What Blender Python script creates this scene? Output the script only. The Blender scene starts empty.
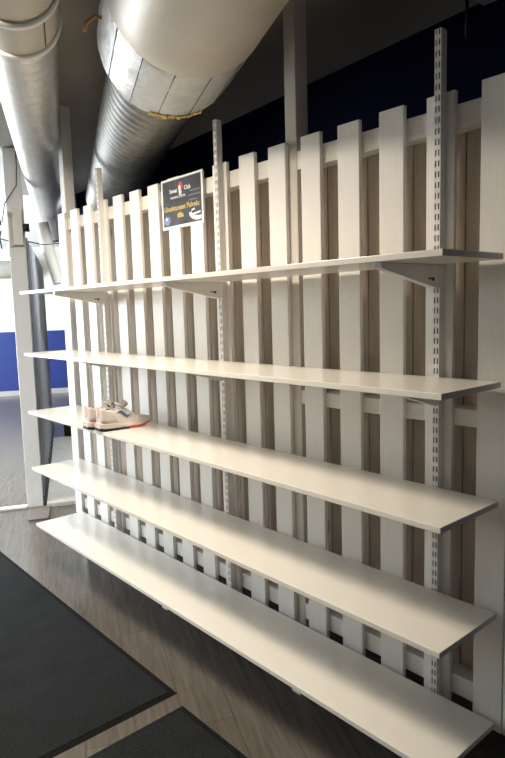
import bpy, bmesh, math, random
from mathutils import Vector, Matrix
random.seed(7)
PI = math.pi
S = bpy.context.scene
COL = S.collection

# ------------------------------------------------------------------ helpers
class MB:
    """collects shapes, then links them as one mesh object"""
    def __init__(self): self.bm = bmesh.new()
    def box(self, x0, x1, y0, y1, z0, z1, mi=0):
        v = [self.bm.verts.new(p) for p in ((x0,y0,z0),(x1,y0,z0),(x1,y1,z0),(x0,y1,z0),(x0,y0,z1),(x1,y0,z1),(x1,y1,z1),(x0,y1,z1))]
        for q in ((0,3,2,1),(4,5,6,7),(0,1,5,4),(1,2,6,5),(2,3,7,6),(3,0,4,7)):
            f = self.bm.faces.new([v[i] for i in q]); f.material_index = mi
        return self
    def prism(self, pts, axis, a, b, mi=0):
        """polygon in the plane across axis, extruded from a to b"""
        def mk(p, t):
            if axis == 'x': return (t, p[0], p[1])
            if axis == 'y': return (p[0], t, p[1])
            return (p[0], p[1], t)
        A = [self.bm.verts.new(mk(p, a)) for p in pts]; B = [self.bm.verts.new(mk(p, b)) for p in pts]
        n = len(pts)
        fs = [self.bm.faces.new(A), self.bm.faces.new(B[::-1])]
        for i in range(n): fs.append(self.bm.faces.new((A[i], B[i], B[(i+1)%n], A[(i+1)%n])))
        for f in fs: f.material_index = mi
        return self
    def tube(self, pts, r, n=12, mi=0, cap=True):
        pts = [Vector(p) for p in pts]; rs = r if isinstance(r, (list, tuple)) else [r]*len(pts)
        rings = []; up = None
        for i, p in enumerate(pts):
            t = (pts[min(i+1, len(pts)-1)] - pts[max(i-1, 0)]).normalized()
            if up is None: up = t.orthogonal().normalized()
            up = (up - t*up.dot(t)).normalized(); s = t.cross(up)
            rings.append([self.bm.verts.new(p + (up*math.cos(2*PI*k/n) + s*math.sin(2*PI*k/n))*rs[i]) for k in range(n)])
        for a, b in zip(rings, rings[1:]):
            for k in range(n):
                f = self.bm.faces.new((a[k], a[(k+1)%n], b[(k+1)%n], b[k])); f.smooth = True; f.material_index = mi
        if cap:
            for ring in (rings[0][::-1], rings[-1]):
                f = self.bm.faces.new(ring); f.material_index = mi
        return self
    def lathe(self, prof, n=64, mi=0, smooth=True, jitter=0, a0=0, a1=2*PI):
        """profile of (t, r) turned around the local x axis"""
        full = abs(a1-a0-2*PI) < 1e-6; m = n if full else n+1
        rings = []
        for t, r in prof:
            ring = []
            for k in range(m):
                a = a0 + (a1-a0)*k/n; rr = r + (random.uniform(-jitter, jitter) if jitter else 0)
                ring.append(self.bm.verts.new((t + (random.uniform(-jitter, jitter) if jitter else 0), rr*math.cos(a), rr*math.sin(a))))
            rings.append(ring)
        for a, b in zip(rings, rings[1:]):
            for k in range(n):
                f = self.bm.faces.new((a[k], a[(k+1)%m], b[(k+1)%m], b[k])); f.smooth = smooth; f.material_index = mi
        return self
    def build(self, name, mats, parent=None, bevel=0, loc=None, rz=0, recalc=True, sub=0):
        if recalc: bmesh.ops.recalc_face_normals(self.bm, faces=self.bm.faces[:])
        me = bpy.data.meshes.new(name); self.bm.to_mesh(me); self.bm.free()
        for m in (mats if isinstance(mats, (list, tuple)) else [mats]): me.materials.append(m)
        o = bpy.data.objects.new(name, me); COL.objects.link(o)
        if parent: o.parent = parent
        if loc: o.location = loc
        if rz: o.rotation_euler.z = rz
        if bevel:
            b = o.modifiers.new('bevel', 'BEVEL'); b.width = bevel; b.segments = 2; b.limit_method = 'ANGLE'; b.angle_limit = 0.6
        if sub:
            s = o.modifiers.new('sub', 'SUBSURF'); s.levels = sub; s.render_levels = sub
        return o

def thing(name, label, cat, loc=(0,0,0), rz=0, group=None):
    o = bpy.data.objects.new(name, None); COL.objects.link(o)
    o.location = loc; o.rotation_euler.z = rz; o.empty_display_size = 0.1
    return tag(o, label, cat, group)
def tag(o, label, cat, group=None, kind=None):
    o['label'] = label; o['category'] = cat
    if group: o['group'] = group
    if kind: o['kind'] = kind
    return o
def struct(o, label=None):
    o['kind'] = 'structure'
    if label: o['label'] = label
    return o

# ------------------------------------------------------------------ materials
def mat(name, col, rough=0.5, metal=0.0, spec=0.5, coat=0.0):
    m = bpy.data.materials.new(name); m.use_nodes = True
    b = m.node_tree.nodes['Principled BSDF']
    b.inputs['Base Color'].default_value = (*col, 1); b.inputs['Roughness'].default_value = rough
    b.inputs['Metallic'].default_value = metal; b.inputs['Specular IOR Level'].default_value = spec
    b.inputs['Coat Weight'].default_value = coat
    return m, m.node_tree.nodes, m.node_tree.links, b
def coords(N, L, scale=(1,1,1), rot=(0,0,0), kind='Object'):
    tc = N.new('ShaderNodeTexCoord'); mp = N.new('ShaderNodeMapping')
    mp.inputs['Scale'].default_value = scale; mp.inputs['Rotation'].default_value = rot
    L.new(tc.outputs[kind], mp.inputs['Vector']); return mp.outputs['Vector']
def noise(N, L, vec, scale, detail=4, rough=.55):
    n = N.new('ShaderNodeTexNoise'); n.inputs['Scale'].default_value = scale; n.inputs['Detail'].default_value = detail
    n.inputs['Roughness'].default_value = rough; L.new(vec, n.inputs['Vector']); return n
def ramp(N, L, fac, stops):
    r = N.new('ShaderNodeValToRGB'); L.new(fac, r.inputs['Fac'])
    while len(r.color_ramp.elements) < len(stops): r.color_ramp.elements.new(0.5)
    for e, (p, c) in zip(r.color_ramp.elements, stops): e.position = p; e.color = (*c, 1)
    return r
def bump(N, L, h, b, strength, dist=0.01):
    n = N.new('ShaderNodeBump'); n.inputs['Strength'].default_value = strength; n.inputs['Distance'].default_value = dist
    L.new(h, n.inputs['Height']); L.new(n.outputs['Normal'], b.inputs['Normal']); return n
def noisy(name, c0, c1, rough=.5, scale=(1,1,1), nscale=8, bstr=.1, bdist=.002, metal=0, spec=.5, kind='Object'):
    m, N, L, b = mat(name, c0, rough, metal, spec)
    v = coords(N, L, scale, kind=kind); n = noise(N, L, v, nscale)
    r = ramp(N, L, n.outputs['Fac'], ((.3, c0), (.7, c1))); L.new(r.outputs['Color'], b.inputs['Base Color'])
    if bstr: bump(N, L, n.outputs['Fac'], b, bstr, bdist)
    return m
def plain(name, col, rough=.5, metal=0, spec=.5): return mat(name, col, rough, metal, spec)[0]

M = {}
M['slat'] = noisy('painted_slat', (.80,.78,.74), (.84,.82,.785), .42, (6,6,.5), 14, .12, .001)
M['rail'] = noisy('painted_rail', (.78,.76,.72), (.83,.81,.77), .45, (.5,6,6), 12, .12, .001)
# whitewashed back boards with knots
m, N, L, b = mat('whitewashed_board', (.6,.5,.4), .6)
v = coords(N, L, (5,5,.45)); n = noise(N, L, v, 9, 6)
r = ramp(N, L, n.outputs['Fac'], ((.3,(.48,.41,.335)), (.72,(.58,.505,.42))))
v2 = coords(N, L, (7,1,2.3)); vo = N.new('ShaderNodeTexVoronoi'); vo.inputs['Scale'].default_value = 1.0; L.new(v2, vo.inputs['Vector'])
kr = ramp(N, L, vo.outputs['Distance'], ((.05,(.32,.22,.15)), (.11,(1,1,1))))
mx = N.new('ShaderNodeMixRGB'); mx.blend_type = 'MULTIPLY'; mx.inputs['Fac'].default_value = .8
L.new(r.outputs['Color'], mx.inputs['Color1']); L.new(kr.outputs['Color'], mx.inputs['Color2']); L.new(mx.outputs['Color'], b.inputs['Base Color'])
bump(N, L, n.outputs['Fac'], b, .15, .002)
M['backboard'] = m
M['shelf'] = noisy('white_laminate', (.80,.775,.72), (.815,.79,.735), .24, (1,1,1), 40, .02, .0005)
M['steel'] = noisy('white_enamel_steel', (.76,.75,.73), (.79,.78,.76), .38, (1,1,1), 30, .02, .0005)
M['slot_shade'] = plain('dark_slot_shade', (.05,.048,.045), .5, .2)  # near-black for the channel insides, puts the slot shade into the colour
M['dark_hole'] = plain('black_steel', (.02,.02,.02), .5, .3)
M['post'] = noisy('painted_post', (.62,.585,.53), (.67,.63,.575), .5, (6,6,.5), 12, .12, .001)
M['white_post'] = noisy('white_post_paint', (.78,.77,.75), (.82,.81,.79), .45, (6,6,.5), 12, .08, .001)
M['ceiling'] = noisy('shaded_ceiling_tone', (.27,.25,.22), (.31,.285,.255), .85, (1,1,1), 3, .1, .004)  # shaded tone of the ceiling, its lack of light is in the colour
M['ceiling_lit'] = noisy('lit_ceiling_tone', (.80,.84,.85), (.84,.88,.88), .8, (1,1,1), 3, .05, .004)  # lit tone of the same ceiling, cool daylight put into the colour
M['navy'] = noisy('navy_wall_paint', (.003,.0042,.022), (.004,.006,.029), .95, (1,1,1), 5, .1, .003, 0, .1)
M['cream_jacket'] = noisy('cream_duct_jacket', (.56,.51,.43), (.61,.56,.47), .38, (1,1,1), 5, .05, .003)
M['foam'] = noisy('yellow_foam', (.50,.34,.08), (.62,.46,.14), .9, (1,1,1), 40, .8, .01)
M['seam_tape'] = plain('dark_seam', (.10,.085,.07), .6)
M['amber'] = plain('amber_strap', (.50,.24,.05), .5)
m, N, L, b = mat('silver_foil_wrap', (.6,.6,.59), .42, .35)
v = coords(N, L); n = noise(N, L, v, 14, 6, .6); n.inputs['Distortion'].default_value = 1.2
r = ramp(N, L, n.outputs['Fac'], ((.3,(.50,.50,.49)), (.7,(.63,.63,.62)))); L.new(r.outputs['Color'], b.inputs['Base Color'])
bump(N, L, n.outputs['Fac'], b, .5, .012); M['foil'] = m
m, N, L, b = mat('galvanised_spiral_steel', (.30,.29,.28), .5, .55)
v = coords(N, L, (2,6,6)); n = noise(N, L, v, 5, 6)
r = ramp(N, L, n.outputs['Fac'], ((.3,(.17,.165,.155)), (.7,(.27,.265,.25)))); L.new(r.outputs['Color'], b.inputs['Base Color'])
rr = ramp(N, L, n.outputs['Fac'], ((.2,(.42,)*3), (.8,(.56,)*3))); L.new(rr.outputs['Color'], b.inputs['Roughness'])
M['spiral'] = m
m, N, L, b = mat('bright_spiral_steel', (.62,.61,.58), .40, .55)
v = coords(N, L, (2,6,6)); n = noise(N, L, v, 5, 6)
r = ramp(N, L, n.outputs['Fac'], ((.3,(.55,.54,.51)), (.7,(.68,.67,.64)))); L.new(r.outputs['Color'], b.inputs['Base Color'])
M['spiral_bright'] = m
# laminate floor, planks along the building axis
ROT = -math.atan2(.4117, -.9113)
m, N, L, b = mat('oak_laminate', (.4,.35,.3), .24)
v = coords(N, L, (1,1,1), (0,0,ROT))
br = N.new('ShaderNodeTexBrick'); br.offset = .37; br.inputs['Scale'].default_value = 1; br.inputs['Brick Width'].default_value = 1.25
br.inputs['Row Height'].default_value = .19; br.inputs['Mortar Size'].default_value = .0016; br.inputs['Mortar Smooth'].default_value = .1
br.inputs['Color1'].default_value = (.118,.104,.090,1); br.inputs['Color2'].default_value = (.136,.121,.106,1); br.inputs['Mortar'].default_value = (.075,.064,.055,1)
L.new(v, br.inputs['Vector'])
vg = coords(N, L, (1,1,1), (0,0,ROT)); mp = N.new('ShaderNodeMapping'); mp.inputs['Scale'].default_value = (1.6,22,1); L.new(vg, mp.inputs['Vector'])
n = noise(N, L, mp.outputs['Vector'], 2.2, 7, .62); n.inputs['Distortion'].default_value = .7
gr = ramp(N, L, n.outputs['Fac'], ((.28,(.66,.63,.60)), (.7,(1.15,1.14,1.12))))
mx = N.new('ShaderNodeMixRGB'); mx.blend_type = 'MULTIPLY'; mx.inputs['Fac'].default_value = 1
L.new(br.outputs['Color'], mx.inputs['Color1']); L.new(gr.outputs['Color'], mx.inputs['Color2']); L.new(mx.outputs['Color'], b.inputs['Base Color'])
bump(N, L, n.outputs['Fac'], b, .05, .002); M['floor'] = m
# carpet mat
m, N, L, b = mat('charcoal_carpet', (.02,.022,.024), .95, 0, .15)
v = coords(N, L); n = noise(N, L, v, 150, 3); n2 = noise(N, L, v, 6, 4)
r = ramp(N, L, n.outputs['Fac'], ((.3,(.006,.0068,.008)), (.72,(.027,.0295,.032))))
r2 = ramp(N, L, n2.outputs['Fac'], ((.3,(.8,.8,.8)), (.75,(1.2,1.2,1.2))))
mx = N.new('ShaderNodeMixRGB'); mx.blend_type = 'MULTIPLY'; mx.inputs['Fac'].default_value = 1
L.new(r.outputs['Color'], mx.inputs['Color1']); L.new(r2.outputs['Color'], mx.inputs['Color2']); L.new(mx.outputs['Color'], b.inputs['Base Color'])
bump(N, L, n.outputs['Fac'], b, .9, .006); M['carpet'] = m
M['rubber'] = noisy('black_rubber', (.005,.005,.006), (.009,.009,.010), .85, (1,1,1), 60, .1, .001, 0, .15)
# far wall: cream over a royal-blue dado (paint bands)
M['cream_wall'] = noisy('cream_wall_paint', (.74,.71,.64), (.77,.74,.67), .7, (1,1,1), 3, .03, .002)
M['blue_wall'] = noisy('royal_blue_paint', (.007,.025,.17), (.009,.030,.195), .6, (1,1,1), 3, .03, .002)
M['grey_trim'] = plain('grey_trim', (.40,.39,.38), .5)
M['aluminium'] = noisy('pale_post_enamel', (.80,.81,.82), (.84,.85,.86), .38, (8,8,.4), 12, .02, .0005, 0)
M['panel'] = noisy('slate_panel', (.40,.40,.42), (.46,.46,.48), .42, (8,8,.4), 6, .03, .001)
M['panel_rib'] = plain('pale_rib', (.56,.56,.58), .4, .0)
M['pale_board'] = noisy('pale_board', (.62,.60,.55), (.68,.66,.61), .45, (2,8,1), 6, .05, .001)
M['brown_plate'] = noisy('brown_plate', (.12,.10,.085), (.20,.17,.15), .6, (1,1,1), 12, .1, .002)
M['plastic_white'] = plain('white_plastic', (.78,.78,.76), .4)
M['plastic_beige'] = plain('beige_plastic', (.60,.56,.47), .45)
M['black'] = plain('black_plastic', (.015,.015,.015), .4)
M['pipe'] = noisy('cream_pipe', (.70,.66,.58), (.74,.70,.62), .4, (1,1,1), 10, .03, .001)
M['print_white'] = plain('print_white', (.82,.82,.80), .35)
m, N, L, b = mat('print_charcoal', (.03,.032,.04), .3)
v = coords(N, L); n = noise(N, L, v, 9, 4); r = ramp(N, L, n.outputs['Fac'], ((.35,(.022,.023,.028)), (.7,(.075,.078,.09)))); L.new(r.outputs['Color'], b.inputs['Base Color'])
M['print_dark'] = m
M['print_yellow'] = plain('print_yellow', (.66,.48,.13), .4)
M['print_red'] = plain('print_red', (.62,.05,.035), .4)
M['print_blue'] = plain('print_blue', (.16,.22,.42), .4)
M['print_grey'] = plain('print_grey', (.30,.30,.32), .4)
M['shoe'] = noisy('pale_mesh_fabric', (.66,.61,.58), (.74,.69,.66), .8, (1,1,1), 160, .5, .002)
M['shoe_tan'] = noisy('tan_suede', (.60,.54,.50), (.68,.62,.58), .85, (1,1,1), 120, .4, .002)
M['shoe_grey'] = noisy('grey_lining', (.24,.22,.21), (.32,.30,.285), .85, (1,1,1), 140, .4, .002)
M['shoe_sole'] = plain('pinkish_white_foam', (.72,.645,.62), .6)
M['shoe_coral'] = plain('coral_rubber', (.80,.16,.11), .5)
M['shoe_black'] = plain('black_tread', (.014,.013,.013), .6)
M['shoe_pink'] = plain('pale_pink_trim', (.74,.56,.53), .6)
M['shoe_blue'] = plain('steel_blue_trim', (.07,.13,.25), .5)
M['lace'] = plain('white_lace', (.66,.63,.60), .8)

# ------------------------------------------------------------------ the fence
P, X0, W = .1841, -.8988, .0983
ZB, ZT = .253, 2.2536
fence = thing('slatted_fence', 'long white painted slatted fence standing behind the five wall shelves', 'fence', (.62, .0, ZB))
FO = Vector((.62, 0, ZB))
def fpart(mb, name, m, bevel=0):
    o = mb.build(name, m, fence, bevel); o.matrix_parent_inverse = Matrix.Translation(-FO); return o
rs = random.Random(3)
for i in range(18):
    x0 = X0 + i*P; x1 = x0 + W
    if i == 17: x0 = X0 + 16*P + W + .003; x1 = x0 + W
    dz = rs.uniform(-.003, .003)
    fpart(MB().box(x0, x1, 0, .018, ZB+dz, ZT+dz), 'slat', M['slat'], .002)
POSTX = (-.874, 1.2085); PW = .062
for z0, z1 in ((2.143, 2.213), (1.222, 1.278), (.300, .370)):
    segs = [(-.80, POSTX[1]-.001), (POSTX[1]+PW+.001, 2.25)]
    if z0 == 1.222: segs = segs[1:]                 # the middle rail stops at the post
    for a, c in segs: fpart(MB().box(a, c, .019, .084, z0, z1), 'rail', M['rail'], .002)
bp = .1944; xr = 1.952 + bp
k = 0
while xr > -.75:
    fpart(MB().box(max(xr-bp+.002, -.86), min(xr-.002, 2.25), .085, .104, .345, 2.20), 'back_board', M['backboard'], .0015)
    xr -= bp
xr = 1.952 + bp
fpart(MB().box(xr+.002, 2.25, .085, .104, .345, 2.20), 'back_board', M['backboard'], .0015)

def post(x, m, label):
    o = MB().box(x, x+PW, .019, .086, 0, 2.918).build('ceiling_post', m, None, .003)
    tag(o, label, 'post'); return o
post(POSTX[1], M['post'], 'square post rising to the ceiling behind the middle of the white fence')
post(POSTX[0], M['white_post'], 'square white post rising to the ceiling at the left end of the fence')

# ------------------------------------------------------------------ shelf uprights (slotted channels)
UX = [X0 + k*P + o for k, o in ((3, .0555), (9, .0535), (15, .0475))]
UZ0, UZ1, UD, UW = .24, 2.4295, .031, .0225
def upright_mesh(x):
    mb = MB(); bm = mb.bm
    xs = [0, .0038, .0082, .0143, .0187, UW]
    top = 2.4222 + .009
    zs = [UZ1]; z = top
    kinds = []
    while z - .018 > UZ0 + .02:
        zs.append(min(z, UZ1-.002)); kinds.append(0)
        zs.append(z-.018); kinds.append(1)
        z -= .032
    zs.append(UZ0); kinds.append(0)
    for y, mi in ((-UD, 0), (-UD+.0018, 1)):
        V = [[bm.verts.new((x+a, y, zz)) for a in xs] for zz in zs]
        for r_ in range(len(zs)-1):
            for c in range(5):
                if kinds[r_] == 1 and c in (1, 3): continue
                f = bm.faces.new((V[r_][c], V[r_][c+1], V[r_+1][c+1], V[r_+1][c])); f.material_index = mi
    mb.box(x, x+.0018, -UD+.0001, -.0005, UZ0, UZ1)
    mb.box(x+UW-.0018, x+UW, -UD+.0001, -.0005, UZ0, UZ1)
    mb.box(x+.0020, x+UW-.0020, -UD+.012, -UD+.0135, UZ0, UZ1, 1)      # dark web inside the channel, painted as the shade behind the slots
    return mb
for x, lab in zip(UX, ('slotted white metal shelf upright at the far left of the fence',
                       'slotted white metal shelf upright in the middle, just right of the dark notice',
                       'slotted white metal shelf upright nearest the camera at the right of the fence')):
    o = upright_mesh(x).build('shelf_upright', [M['steel'], M['slot_shade']], None, 0, None, 0, False)
    tag(o, lab, 'shelf upright', 'slotted uprights on the fence')

# ------------------------------------------------------------------ shelves
XL, XR, D, TH = -.7242, 2.1397, .3475, .018
ZS = (1.7505, 1.3801, 1.0206, .6668, .306)
SL = ('topmost long white shelf on the fence, just above eye level and below the notice',
      'second long white shelf from the top, above the one with the shoes',
      'third long white shelf from the top, carrying the pair of running shoes',
      'fourth long white shelf from the top, below the one with the shoes',
      'lowest long white shelf, just above the floor beside the black mats')
for z, lab in zip(ZS, SL):
    t = thing('wall_shelf', lab, 'shelf', (XL, -.033, z-TH), 0, 'long white shelves on the fence')
    MB().box(0, XR-XL, -(D-.033), 0, 0, TH).build('board', M['shelf'], t, .0018)
    for x in UX:
        cx = x + UW/2 - XL
        tip, th = (.292, .016) if z == ZS[0] else (.235, .008)
        prof = [(0, -.0005), (-tip, -.0005), (-tip, -th), (-tip+.017, -th-.005), (-.02, -.072), (0, -.072)]
        br_ = MB().prism(prof, 'x', cx-.0125, cx+.0125).build('bracket', M['steel'], t, .0015)
        hk = MB()
        hk.tube([(cx-.014, -.035, -.045), (cx+.014, -.035, -.045)], .006, 12)
        hk.box(cx-.0142, cx+.0142, -.060, -.035, -.046, -.041)
        hk.build('locking_pin', M['dark_hole'], br_)
    if z == ZS[-1]:
        for xx in (.74, 1.575):
            MB().box(xx-XL-.02, xx-XL+.02, -.311, -.265, -.012, -.0005).build('support_block', M['steel'], t, .002)

# ------------------------------------------------------------------ notice on the fence
sg = thing('notice', 'dark notice with yellow lettering taped to the top of the fence slats', 'sign', (.513, -.0012, 2.131))
sg.rotation_euler = (0, 0, 0)
SW, SH = .345, .240
MB().box(-SW/2, SW/2, -.0016, 0, -SH/2, SH/2).build('backing_sheet', M['print_white'], sg)
MB().box(-SW/2+.013, SW/2-.013, -.0022, -.0017, -SH/2+.014, SH/2-.010).build('printed_panel', M['print_dark'], sg)
def text(s, x, z, size, m, name='lettering', xscale=1.0, y=-.0026, shear=0, bold=0):
    cu = bpy.data.curves.new(name, 'FONT'); cu.body = s; cu.size = size; cu.align_x = 'CENTER'; cu.align_y = 'CENTER'
    cu.extrude = .0002; cu.shear = shear; cu.offset = bold
    o = bpy.data.objects.new('tmp', cu); COL.objects.link(o)
    dg = bpy.context.evaluated_depsgraph_get(); me = bpy.data.meshes.new_from_object(o.evaluated_get(dg))
    bpy.data.objects.remove(o); me.materials.clear(); me.materials.append(m)
    me.transform(Matrix.Diagonal((xscale, 1, 1, 1))); me.transform(Matrix.Rotation(PI/2, 4, 'X'))
    t = bpy.data.objects.new(name, me); COL.objects.link(t); t.parent = sg; t.location = (x, y, z); return t
text('Sweat', -.066, .058, .027, M['print_white'], bold=.0006)
text('Club', .052, .060, .027, M['print_white'], bold=.0006)
text('TRAINING CENTER', -.030, .026, .015, M['print_white'], bold=.0002)
text('Unohtuneet Palvelu', -.002, -.024, .035, M['print_yellow'], xscale=1.05, bold=.0006)
text('tila', -.012, -.060, .034, M['print_yellow'], xscale=1.25, bold=.0012)
for xx, zz, w_ in ((.105, .020, .10), (.095, -.002, .075), (.110, .040, .08)):
    MB().box(xx-w_/2, xx+w_/2, -.0026, -.0022, zz-.0016, zz+.0016).build('ruled_line', M['print_grey'], sg)
# emblem: red round head over a pale figure
def disc(cx, cz, rx, rz_, y0=-.0027, y1=-.0022, n=24):
    return [(cx+rx*math.cos(2*PI*k/n), cz+rz_*math.sin(2*PI*k/n)) for k in range(n)], y0, y1
em = MB(); pts, y0, y1 = disc(-.004, .072, .019, .022); em.prism(pts, 'y', y0, y1); e_ = em.build('emblem', M['print_red'], sg)
em = MB()
pts, y0, y1 = disc(-.012, .066, .010, .013, -.0030, -.0027); em.prism(pts, 'y', y0, y1)
em.prism([(-.020,.055),(.004,.055),(.002,.030),(-.004,.030),(-.006,.043),(-.009,.043),(-.011,.030),(-.017,.030)], 'y', -.0027, -.0022)
em.build('figure', M['print_white'], e_)
# pale swirl in the lower right corner and blue mark in the lower left corner
sw = MB()
o_ = []; i_ = []
for k in range(15):
    u = k/14; a = PI*(.98) + u*PI*.62
    o_.append((.135 + .075*math.cos(a), -.062 + .038*math.sin(a))); i_.append((.140 + .060*math.cos(a), -.058 + .022*math.sin(a)))
sw.prism(o_ + i_[::-1], 'y', -.0027, -.0022)
sw.prism([(.085,-.066),(.150,-.060),(.150,-.070),(.087,-.074)], 'y', -.0027, -.0022)
sw.prism([(.080,-.047),(.105,-.043),(.105,-.051),(.080,-.054)], 'y', -.0027, -.0022)
sw.build('swirl', M['print_white'], sg)
bl = MB(); pts, y0, y1 = disc(-.128, -.078, .027, .022); bl.prism(pts, 'y', y0, y1); b_ = bl.build('corner_mark', M['print_blue'], sg)
bl = MB(); pts, y0, y1 = disc(-.132, -.070, .008, .006, -.0030, -.0027); bl.prism(pts, 'y', y0, y1); bl.build('highlight_dot', M['print_white'], b_)
MB().box(-.172, -.158, -.0024, -.0017, .02, .034).build('tape', M['print_white'], sg)

# ------------------------------------------------------------------ running shoes
def ss(a, b, x):
    t = min(1, max(0, (x-a)/(b-a))); return t*t*(3-2*t)
LEN = .282
def lerp(tbl, s):
    for (a, va), (b, vb) in zip(tbl, tbl[1:]):
        if s <= b:
            t = (s-a)/(b-a); t = t*t*(3-2*t); return va + (vb-va)*t
    return tbl[-1][1]
HW = [(0,.024),(.05,.033),(.2,.037),(.42,.036),(.6,.043),(.75,.047),(.88,.040),(.96,.026),(1,.010)]
HZ = [(0,.112),(.06,.117),(.16,.101),(.30,.096),(.42,.112),(.52,.103),(.66,.078),(.80,.056),(.92,.047),(.98,.040),(1,.032)]
SOLE = [(0,.036),(.3,.034),(.6,.028),(.9,.028),(1,.030)]
TOESPR = [(0,.004),(.08,0),(.7,0),(1,.014)]
def off(s): return .004*math.sin(PI*s)            # slight banana of the last
def wall(s, v):
    """outer upper surface, v 0 at the sole to 1 at the top edge; returns (x, y, z) on the +x side"""
    w = lerp(HW, s); z0 = lerp(SOLE, s) - .002 + lerp(TOESPR, s); z1 = lerp(HZ, s) + lerp(TOESPR, s)*.5
    a = v*PI/2
    op = 1-ss(.40,.50,s)
    xtop = .62*w*op                                  # collar stands open, toe box closes over
    x = xtop + (w-xtop)*math.cos(a)**.75 if v < 1 else xtop
    return x, s*LEN, z0 + (z1-z0)*math.sin(a)**.9
def make_shoe(name, label, cat, loc, rz):
    t = thing(name, label, cat, loc, rz, 'pair of running shoes')
    # upper shell
    ss_ = [0,.015,.04,.08,.13,.19,.26,.33,.39,.44,.48,.53,.59,.66,.73,.80,.87,.92,.96,.985,1]
    vs = [0,.18,.38,.6,.8,1]
    bm = bmesh.new(); rows = []
    for s in ss_:
        right = [wall(s, v) for v in vs]; x, y, z = right[-1]
        op = 1-ss(.40,.50,s)
        inner = [(max(x-.006,.0), y+.004*(s<.03), z-.003), (max(x-.008,0.0), y+.008*(s<.03), z-.012-.026*op)]
        half = right + inner
        row = [bm.verts.new((p[0]+off(s), p[1], p[2])) for p in half] + [bm.verts.new((-p[0]+off(s), p[1], p[2])) for p in half[::-1]]
        rows.append(row)
    n = len(rows[0])
    for a, c in zip(rows, rows[1:]):
        for k in range(n-1):
            bm.faces.new((a[k], a[k+1], c[k+1], c[k]))
    for row in (rows[0], rows[-1]):
        m_ = n//2
        for k in range(m_-1):
            if n-2-k > k+1: bm.faces.new((row[k], row[k+1], row[n-2-k], row[n-1-k]))
    bmesh.ops.remove_doubles(bm, verts=bm.verts[:], dist=.0004)
    mb = MB(); mb.bm.free(); mb.bm = bm
    for f in bm.faces: f.smooth = True
    up = mb.build('upper', M['shoe'], t, 0, None, 0, True, 2)
    # heel counter and collar lining
    def patch(sv, name, m, parent, sides=(1,), offn=.0016):
        bm2 = bmesh.new()
        for sd in sides:
            grid = []
            for row in sv:
                g = []
                for (s, v) in row:
                    x, y, z = wall(s, v); x2, y2, z2 = wall(min(s+.01, 1), v); x3, y3, z3 = wall(s, min(v+.02, 1))
                    nn = (Vector((x2-x, y2-y, z2-z))).cross(Vector((x3-x, y3-y, z3-z)))
                    if nn.length > 1e-9: nn.normalize()
                    else: nn = Vector((1,0,0))
                    if nn.x < 0: nn = -nn
                    p = Vector((x, y, z)) + nn*offn
                    g.append(bm2.verts.new((sd*p.x + off(s), p.y, p.z)))
                grid.append(g)
            for a, c in zip(grid, grid[1:]):
                for k in range(len(a)-1): 
                    f = bm2.faces.new((a[k], a[k+1], c[k+1], c[k])); f.smooth = True
        mm = MB(); mm.bm.free(); mm.bm = bm2
        o = mm.build(name, m, parent, 0, None, 0, False)
        so = o.modifiers.new('solid', 'SOLIDIFY'); so.thickness = .0016; so.offset = 0
        return o
    patch([[(.02+.30*u*(1-.5*v), .05+.75*v) for v in [j/6 for j in range(7)]] for u in [i/8 for i in range(9)]], 'heel_counter', M['shoe_tan'], t, (1,-1), .0012)
    patch([[(.66+.32*u, .02+(.30+.25*u)*v) for v in [j/5 for j in range(6)]] for u in [i/8 for i in range(9)]], 'toe_guard', M['shoe_tan'], t, (1,-1), .0012)
    # side mark: a curved tick on both flanks
    rows_ = []
    for i in range(17):
        u = i/16; s = .60 - .30*u
        mid = .56 - .34*math.sin(PI*min(1, u*1.15))**1.0*(1-u*.55) + .22*max(0, u-.35)
        th = .02 + .17*math.sin(PI*u**1.5)**1.2
        rows_.append([(s, mid - th/2), (s, mid), (s, mid + th/2)])
    for sd in (1, -1): patch(rows_, 'side_mark', M['shoe_blue'], t, (sd,), .0034)
    # midsole and treads: outline extruded
    def sole(name, s0, s1, z0f, z1f, grow, m, parent=None):
        bm3 = bmesh.new(); ns = 26; rings = []
        for i in range(ns+1):
            s = s0 + (s1-s0)*i/ns; w = lerp(HW, s) + grow; sp = lerp(TOESPR, s); y = (s-.5)*(LEN+.006*2*(grow>0)) + .5*LEN
            za, zb = z0f(s)+sp, z1f(s)+sp
            prof = [(-w*.90, za), (-w, za+(zb-za)*.35), (-w*.97, zb), (w*.97, zb), (w, za+(zb-za)*.35), (w*.90, za)]
            rings.append([bm3.verts.new((px+off(s), y, pz)) for px, pz in prof])
        for a, c in zip(rings, rings[1:]):
            for k in range(6): f = bm3.faces.new((a[k], a[(k+1)%6], c[(k+1)%6], c[k])); f.smooth = True
        bm3.faces.new(rings[0]); bm3.faces.new(rings[-1][::-1])
        mm = MB(); mm.bm.free(); mm.bm = bm3
        return mm.build(name, m, parent or t, .001)
    sole('midsole', 0, 1, lambda s: .008, lambda s: lerp(SOLE, s), .004, M['shoe_sole'])
    sole('midsole_stripe', .52, 1, lambda s: .0085, lambda s: .0150, .0052, M['shoe_coral'])
    sole('heel_tread', .0, .52, lambda s: .0, lambda s: .0145-.012*s, .0056, M['shoe_black'])
    sole('toe_tread', .525, .995, lambda s: .0, lambda s: .0082, .003, M['shoe_coral'])
    sole('heel_band', .0, .30, lambda s: .030, lambda s: .036, .0046, M['shoe_pink'])
    # tongue
    bm4 = bmesh.new(); grid = []
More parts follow.
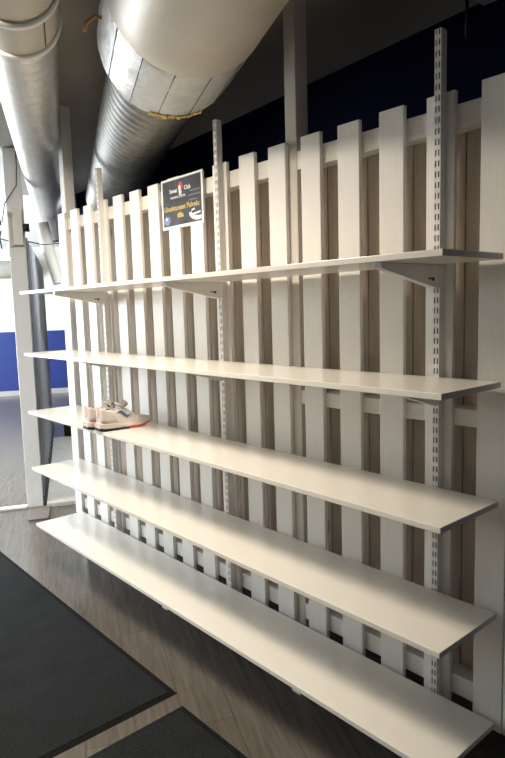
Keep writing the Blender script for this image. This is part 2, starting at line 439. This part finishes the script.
    for i in range(7):
        u = i/6; s = .60 - .30*u; z = (.130 - .044*u) if i else .131
        grid.append([bm4.verts.new((off(s)+xx*(.026-.004*u), s*LEN - .012*(1-u), z - abs(xx)**2*.008)) for xx in (-1,-.5,0,.5,1)])
    for a, c in zip(grid, grid[1:]):
        for k in range(4): f = bm4.faces.new((a[k], a[k+1], c[k+1], c[k])); f.smooth = True
    mm = MB(); mm.bm.free(); mm.bm = bm4; tg = mm.build('tongue', M['shoe_grey'], t, 0, None, 0, False, 1)
    so = tg.modifiers.new('solid', 'SOLIDIFY'); so.thickness = .012; so.offset = -1
    # laces
    lc = MB()
    for j in range(5):
        s = .40 + .055*j; zt = .122 - .0125*j; sg_ = 1 if j % 2 else -1
        lc.tube([(off(s)-.022, s*LEN, zt-.010), (off(s)-.010, s*LEN+.003*sg_, zt-.001), (off(s)+.010, s*LEN-.003*sg_, zt-.001), (off(s)+.022, s*LEN, zt-.010)], .0028, 8)
    for sd in (-1, 1):
        lc.tube([(off(.4), .4*LEN, .124), (sd*.016, .36*LEN, .134), (sd*.030, .39*LEN, .122), (sd*.016, .43*LEN, .122), (off(.4), .41*LEN, .124)], .0026, 8)
        lc.tube([(off(.4), .4*LEN, .124), (sd*.024, .45*LEN, .116), (sd*.040, .47*LEN, .094)], .0024, 8)
    lc.build('laces', M['lace'], t)
    # pull tab at the heel
    MB().box(-.012, .012, -.004, .002, .070, .124).build('heel_tab', M['shoe_pink'], t, .0015)
    ins = MB(); ins.prism([(lerp(HW, s_)*.8*sd+off(s_), s_*LEN) for sd, sl in ((1, [.03,.1,.2,.3,.4,.5]), (-1, [.5,.4,.3,.2,.1,.03])) for s_ in sl], 'z', .036, .040)
    ins.build('insole', M['shoe_grey'], t)
    return t
ZSH = 1.0206 + .0006
a_ = make_shoe('running_shoe', 'pale running shoe nearest the camera, coral sole stripe, on third shelf', 'shoe', (.212, -.352, ZSH), -.03)
def copy_tree(o, parent=None):
    c = o.copy(); COL.objects.link(c)
    if parent: c.parent = parent
    for ch in list(o.children): copy_tree(ch, c)
    return c
b2 = copy_tree(a_); b2.location = (.121, -.372, ZSH); b2.rotation_euler.z = .02; b2.scale = (-1, 1, 1)
b2['label'] = 'pale running shoe half hidden behind its mate, the left of the pair'

# ------------------------------------------------------------------ floor mats
def floor_mat(label, x0, x1, y0, y1, skew):
    t = thing('floor_mat', label, 'mat', (x1, y1, 0), skew, 'dark mats on the floor')
    w, h = x1-x0, y1-y0; e = .028
    MB().box(-w+e, -e, -h+e, -e, .0005, .0075).build('carpet_pile', M['carpet'], t, .001)
    b_ = MB()
    def ring(z): return None
    o = [(-w,-h),(0,-h),(0,0),(-w,0)]; i = [(-w+e,-h+e),(-e,-h+e),(-e,-e),(-w+e,-e)]
    for k in range(4):
        k2 = (k+1)%4
        lo = [(*o[k],.0004),(*o[k2],.0004),(*i[k2],.0055),(*i[k],.0055)]
        V = [b_.bm.verts.new(p) for p in lo]; b_.bm.faces.new(V)
        U = [b_.bm.verts.new((p[0],p[1],.0003)) for p in lo]; b_.bm.faces.new(U[::-1])
        for j in range(4): b_.bm.faces.new((V[j], U[j], U[(j+1)%4], V[(j+1)%4]))
    bmesh.ops.remove_doubles(b_.bm, verts=b_.bm.verts[:], dist=.00005)
    b_.build('rubber_border', M['rubber'], t)
floor_mat('big charcoal mat at the left with its corner pointing at the lowest shelf', -1.75, .938, -1.75, -.422, 0)
floor_mat('charcoal mat at the bottom of the photo, cut off by its edge', 1.020, 3.6, -1.75, -.422, .012)

# ------------------------------------------------------------------ the ducts (local x runs along the building axis)
AX = math.atan2(.4117, -.9113)
dct = thing('ventilation_duct', 'wide round duct, cream jacket and foil band, passing over the fence', 'duct', (3.19, -1.342, 2.646), AX)
jk = MB().lathe([(-.6,.272), (0,.272), (1.0,.272), (2.0,.272), (2.08,.2735), (2.095,.270), (2.10,.262)], 96)
jk.build('insulation_jacket', M['cream_jacket'], dct)
rsj = random.Random(5)
fo = MB(); prof = [(2.09,.264), (2.10,.2685)] + [(2.10+.41*k/12, .2690-.0016*math.sin(k*1.3)) for k in range(1, 13)] + [(2.53,.268), (2.535,.255), (2.53,.215)]
random.seed(11); fo.lathe(prof, 96, 0, True, .0018)
fb = fo.build('foil_wrap', M['foil'], dct)
se = MB()
for a in (-.52, -.95, -1.375, -1.836, -2.30):
    pts = [(2.102+.425*k/10, .2702*math.cos(a), .2702*math.sin(a)) for k in range(11)]
    se.tube(pts, .0017, 6)
se.build('seam', M['seam_tape'], fb)
fe = MB(); random.seed(4); fe.lathe([(2.505,.2715), (2.535,.273), (2.55,.262), (2.536,.235)], 40, 0, True, .004, -2.05, -1.25)
fe.build('foam_edge', M['foam'], dct)
st = MB(); st.tube([(2.30, .266, -.02), (2.31, .285, -.012), (2.32, .315, -.03), (2.33, .325, -.06)], .006, 8)
st.build('strap', M['amber'], dct)
sp = MB(); prof = []; t_ = 2.40
while t_ < 5.86:
    prof += [(t_,.205), (t_+.048,.206), (t_+.056,.2125), (t_+.068,.2125), (t_+.074,.205)]; t_ += .078
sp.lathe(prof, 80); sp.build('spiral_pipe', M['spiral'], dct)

dl = thing('ventilation_duct', 'round metal duct at the upper left with a cream collar at its near end', 'duct', (2.958, -1.852, 2.755), AX)
cl_ = MB().lathe([(2.34,.1545), (2.345,.156), (2.38,.157), (2.60,.157), (2.655,.156)], 80).build('collar', M['cream_jacket'], dl)
for t0 in (2.345, 2.615):
    MB().lathe([(t0,.158), (t0+.002,.1665), (t0+.010,.169), (t0+.024,.169), (t0+.032,.1665), (t0+.034,.150)], 80).build('rim', M['print_white'], cl_)
MB().lathe([(-.4,.154), (1.9,.154), (2.335,.154)], 80).build('insulation_jacket', M['cream_jacket'], dl)
se = MB(); a = -2.28
se.tube([(2.385+.22*k/6, .1585*math.cos(a), .1585*math.sin(a)) for k in range(7)], .003, 6); se.build('seam', M['seam_tape'], dl)
sp = MB(); prof = []; t_ = 2.64
while t_ < 9.0:
    prof += [(t_,.149), (t_+.072,.149), (t_+.078,.1512), (t_+.086,.1512), (t_+.092,.149)]; t_ += .095
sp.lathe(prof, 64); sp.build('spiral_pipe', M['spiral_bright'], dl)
MB().lathe([(9.08,.150), (9.08,.165), (9.16,.165), (9.16,.02), (9.155,.0001)], 48).build('end_flange', M['spiral'], dl)

# bent waste pipe hanging beyond the fence
pp = MB()
pp.tube([(-3.455,.96,2.57), (-3.45,.985,2.42), (-3.44,1.005,2.30), (-3.43,1.03,2.18), (-3.42,1.06,2.05), (-3.405,1.085,1.93)], [.07,.07,.066,.06,.056,.056], 16, 0, False)
pt = pp.build('waste_pipe', M['pipe'], None)
tag(pt, 'cream bent pipe hanging down beyond the left end of the fence', 'pipe')
MB().tube([(-3.4085,1.079,1.95), (-3.406,1.084,1.932)], [.052,.052], 16).build('dark_mouth_disc', M['black'], pt)  # black disc in the mouth, stands in for the shade inside the pipe
cb = MB(); cb.tube([(-3.0,.35,2.33), (-2.99,.47,2.30), (-2.98,.60,2.315), (-2.98,.75,2.29), (-2.96,.95,2.31)], .006, 6)
tag(cb.build('cable', M['black'], None), 'thin dark cable slung beyond the left end of the fence', 'cable')

# ------------------------------------------------------------------ the room
d = Vector((-.9113, .4117, 0)); e2 = Vector((.4117, .9113, 0)); CAM = Vector((3.0063, -1.7448, 1.6154)); C0 = Vector((CAM.x, CAM.y, 0))
def bld(t, s): return C0 + d*t + e2*s         # building axes: t along the ducts, s across them
def quadbox(mb, p00, p10, p11, p01, z0, z1, mi=0):
    return mb.prism([(p.x, p.y) for p in (p00, p10, p11, p01)], 'z', z0, z1, mi)
struct(quadbox(MB(), bld(-2.5,-4.2), bld(14,-4.2), bld(14,5.5), bld(-2.5,5.5), -.05, 0).build('floor', M['floor']))
struct(quadbox(MB(), bld(-2.5,-.42), bld(7.4,-.42), bld(7.4,5.5), bld(-2.5,5.5), 2.92, 2.97).build('ceiling', M['ceiling']))
struct(quadbox(MB(), bld(7.4,-4.2), bld(14,-4.2), bld(14,5.5), bld(7.4,5.5), 2.92, 2.97).build('ceiling_far', M['ceiling_lit']))
struct(quadbox(MB(), bld(-2.5,-4.2), bld(7.4,-4.2), bld(7.4,-.42), bld(-2.5,-.42), 2.92, 2.97).build('ceiling_left', M['ceiling_lit']))
# navy wall behind the fence
wb = MB(); quadbox(wb, Vector((-3.55,1.41,0)), Vector((3.9,.70,0)), Vector((3.9,.80,0)), Vector((-3.55,1.51,0)), 0, 2.92)
struct(wb.build('wall_back', M['navy']))
# far wall in two paint bands
TW = 13.0
wf = MB()
quadbox(wf, bld(TW,-4.2), bld(TW+.1,-4.2), bld(TW+.1,5.5), bld(TW,5.5), 1.272, 2.92, 0)
quadbox(wf, bld(TW,-4.2), bld(TW+.1,-4.2), bld(TW+.1,5.5), bld(TW,5.5), 0, 1.272, 1)
struct(wf.build('wall_far', [M['cream_wall'], M['blue_wall']]))
bb = MB(); quadbox(bb, bld(TW-.02,-4.2), bld(TW,-4.2), bld(TW,5.5), bld(TW-.02,5.5), 0, .10)
struct(bb.build('baseboard_far', M['grey_trim']))
wl = MB(); quadbox(wl, bld(-2.5,-4.3), bld(14,-4.3), bld(14,-4.2), bld(-2.5,-4.2), 0, 2.92)
struct(wl.build('wall_left', M['cream_wall']))
# cream duct along the far wall and a lamp below the far ceiling
bm_ = MB(); bm_.tube([bld(TW-.22,-4.0)+Vector((0,0,2.47)), bld(TW-.22,-.55)+Vector((0,0,2.47))], .17, 32)
tag(bm_.build('wall_duct', M['cream_wall']), 'cream round duct running along the top of the far wall', 'duct')
lampm = bpy.data.materials.new('lamp_diffuser'); lampm.use_nodes = True
nb = lampm.node_tree.nodes['Principled BSDF']; nb.inputs['Emission Color'].default_value = (1,.97,.92,1); nb.inputs['Emission Strength'].default_value = 14
fl = thing('ceiling_lamp', 'small bright lamp hanging below the lit ceiling of the far room', 'lamp', bld(10.5,-.95)+Vector((0,0,2.50)), AX)
MB().box(-.06, .06, -.2, .2, -.03, .0).build('diffuser', lampm, fl, .005)
MB().box(-.07, .07, -.21, .21, .0005, .03).build('housing', M['plastic_white'], fl, .004)
for yy in (-.14, .14): MB().tube([(0,yy,.03), (0,yy,.42)], .006, 8).build('suspension_wire', M['plastic_white'], fl)

# partition of slate panels running back from a pale end post
PR = Vector((-1.985, .140, 0)) + e2*.055; tP = (PR-C0).dot(d); sP = (PR-C0).dot(e2)
ep = MB(); quadbox(ep, bld(tP,sP-.125), bld(tP+.09,sP-.125), bld(tP+.09,sP), bld(tP,sP), 0, 2.918)
struct(ep.build('trim_1', M['aluminium'], None, .004), 'pale end post of the partition')
pn = MB(); quadbox(pn, bld(tP+.092,sP-.10), bld(tP+3.9,sP-.10), bld(tP+3.9,sP-.012), bld(tP+.092,sP-.012), .0, 2.26)
tt = tP + .25
while tt < tP+3.9:
    quadbox(pn, bld(tt,sP-.011), bld(tt+.045,sP-.011), bld(tt+.045,sP+.004), bld(tt,sP+.004), .02, 2.25, 1); tt += .30
struct(pn.build('wall_partition', [M['panel'], M['panel_rib']]), 'slate grey ribbed partition')
bs = MB(); quadbox(bs, bld(tP,sP+.006), bld(tP+3.9,sP+.006), bld(tP+3.9,sP+.022), bld(tP,sP+.022), 0, .03)
struct(bs.build('baseboard_partition', M['black']))
th_ = MB(); quadbox(th_, bld(tP-.02,sP-2.6), bld(tP+.05,sP-2.6), bld(tP+.05,sP-.128), bld(tP-.02,sP-.128), 0, .02)
struct(th_.build('trim_2', M['white_post'], None, .004), 'white floor track')
bk = MB(); quadbox(bk, bld(tP-.36,sP-.10), bld(tP-.02,sP-.12), bld(tP-.02,sP+.06), bld(tP-.36,sP+.05), 0, .012)
tag(bk.build('floor_plate', M['brown_plate'], None, .002), 'thin brown plate on the floor at the foot of the pale post', 'plate')  # thin mottled brown slab lying on the floor
# pale boards laid behind the partition
for k in range(4):
    t0 = tP - .05 + k*.72
    q = MB(); quadbox(q, bld(t0,sP+.03), bld(t0+.70,sP+.03), bld(t0+.70,sP+.75-.04*k), bld(t0,sP+.75-.04*k), 0, .035)
    tag(q.build('floor_board', M['pale_board'], None, .004), ('pale floor board beside the partition, nearest of the four', 'pale floor board beside the partition, second from the camera',
        'pale floor board beside the partition, third from the camera', 'pale floor board beside the partition, farthest of the four')[k], 'board', 'pale boards on the floor')
bx = MB().box(-.08, .08, -.06, .06, 0, .16).box(-.085, .085, -.065, .065, .1602, .18)
tag(bx.build('black_box', M['black'], None, .004, bld(8.45,.02+sP+.20), AX), 'small black box on the floor beyond the left end of the fence', 'box')
# wall box with plug on the end post
jb = thing('junction_box', 'white electrical box high on the pale end post at the left', 'electrical box', bld(tP, sP-.055)+Vector((0,0,2.16)), AX)
MB().box(-.05, -.001, -.045, .03, 0, .28).build('housing', M['plastic_white'], jb, .004)
MB().box(-.042, -.001, .031, .058, -.01, .26).build('conduit', M['plastic_beige'], jb, .003)
MB().tube([(-.05,-.045,.135), (-.05,-.095,.135)], .032, 16).build('plug', M['black'], jb)
MB().tube([(-.062,.045,.235), (-.03,.045,.235)], .016, 16).build('button', M['grey_trim'], jb)
cc = MB(); q0 = bld(tP-.05, sP-.055)+Vector((0,0,2.16))
def jp(x, y, z): return q0 + e2*y*1 + Vector((0,0,z))
cc.tube([jp(0,-.115,.11), jp(0,-.13,.06), jp(0,-.12,-.03)], .006, 8)
cc.tube([jp(0,-.115,.15), jp(0,-.125,.24), jp(0,-.16,.30), jp(0,-.24,.33), jp(0,-.34,.33), jp(0,-.5,.31)], .007, 8)
cc.tube([jp(0,-.105,.17), jp(0,-.075,.32), jp(0,.02,.46), jp(0,.03,.6), jp(0,.03,.75)], .004, 8)
tag(cc.build('cable', M['black']), 'black looping cable plugged into the white electrical box', 'cable')

# bits under the dark ceiling at the upper right
tag(MB().tube([(1.535,.80,2.918), (1.535,.80,2.74)], .008, 8).build('hanger_rod', M['dark_hole']), 'thin dark rod hanging from the ceiling at the upper right', 'rod')
tag(MB().box(1.60, 2.1, .15, .82, 2.85, 2.917).build('cable_tray', M['grey_trim']), 'grey tray under the ceiling in the top right corner', 'tray')

# ------------------------------------------------------------------ light
def area(name, loc, target, size, power, col, shape='DISK', size_y=None, spread=PI):
    l = bpy.data.lights.new(name, 'AREA'); l.shape = shape; l.size = size; l.energy = power; l.color = col; l.spread = spread
    if size_y: l.shape = 'RECTANGLE'; l.size_y = size_y
    o = bpy.data.objects.new(name, l); COL.objects.link(o); o.location = loc
    o.rotation_euler = (Vector(target)-Vector(loc)).to_track_quat('-Z', 'Y').to_euler(); return o
WARM = (1, .87, .70); COOL = (.90, .96, 1)
area('warm_ceiling_spot', (.66,-1.16,2.84), (.85,-.25,.8), .66, 88, WARM)
area('warm_ceiling_spot', (1.55,-1.55,2.86), (1.6,-.4,.4), .60, 14, WARM)
area('daylight_window', tuple(bld(9.6,-4.1)+Vector((0,0,1.5))), tuple(bld(10.2,0)+Vector((0,0,2.3))), 5.0, 950, COOL, 'RECTANGLE', 2.0)
area('daylight_window', tuple(bld(4.2,-4.1)+Vector((0,0,2.0))), tuple(bld(4.9,-1.0)+Vector((0,0,.0))), 1.8, 62, COOL, 'RECTANGLE', 1.4, 1.3)
area('passage_fill', tuple(bld(6.35,.36)+Vector((0,0,2.90))), tuple(bld(6.2,-.5)+Vector((0,0,.4))), .28, 30, COOL, 'RECTANGLE', .28, 1.9)  # added fill hidden behind the duct to brighten the partition
w = bpy.data.worlds.new('World'); S.world = w; w.use_nodes = True
w.node_tree.nodes['Background'].inputs['Color'].default_value = (.9,.92,1,1); w.node_tree.nodes['Background'].inputs['Strength'].default_value = .11

# ------------------------------------------------------------------ camera
cam = bpy.data.cameras.new('Camera'); co = bpy.data.objects.new('Camera', cam); COL.objects.link(co)
cam.sensor_fit = 'HORIZONTAL'; cam.sensor_width = 36; cam.lens = 613.2*36/505
a, b_, c_ = .8566, -.1158, -.0278
fwd = Vector((-math.sin(a)*math.cos(b_), math.cos(a)*math.cos(b_), math.sin(b_))); r = Vector((math.cos(a), math.sin(a), 0)); u = r.cross(fwd)
R2 = r*math.cos(c_) + u*math.sin(c_); U2 = -r*math.sin(c_) + u*math.cos(c_)
mw = Matrix(((R2.x, U2.x, -fwd.x), (R2.y, U2.y, -fwd.y), (R2.z, U2.z, -fwd.z))).to_4x4(); mw.translation = CAM
co.matrix_world = mw; cam.clip_start = .02
S.camera = co
S.view_settings.view_transform = 'Standard'; S.view_settings.look = 'None'; S.view_settings.gamma = 1; S.view_settings.exposure = -0.08
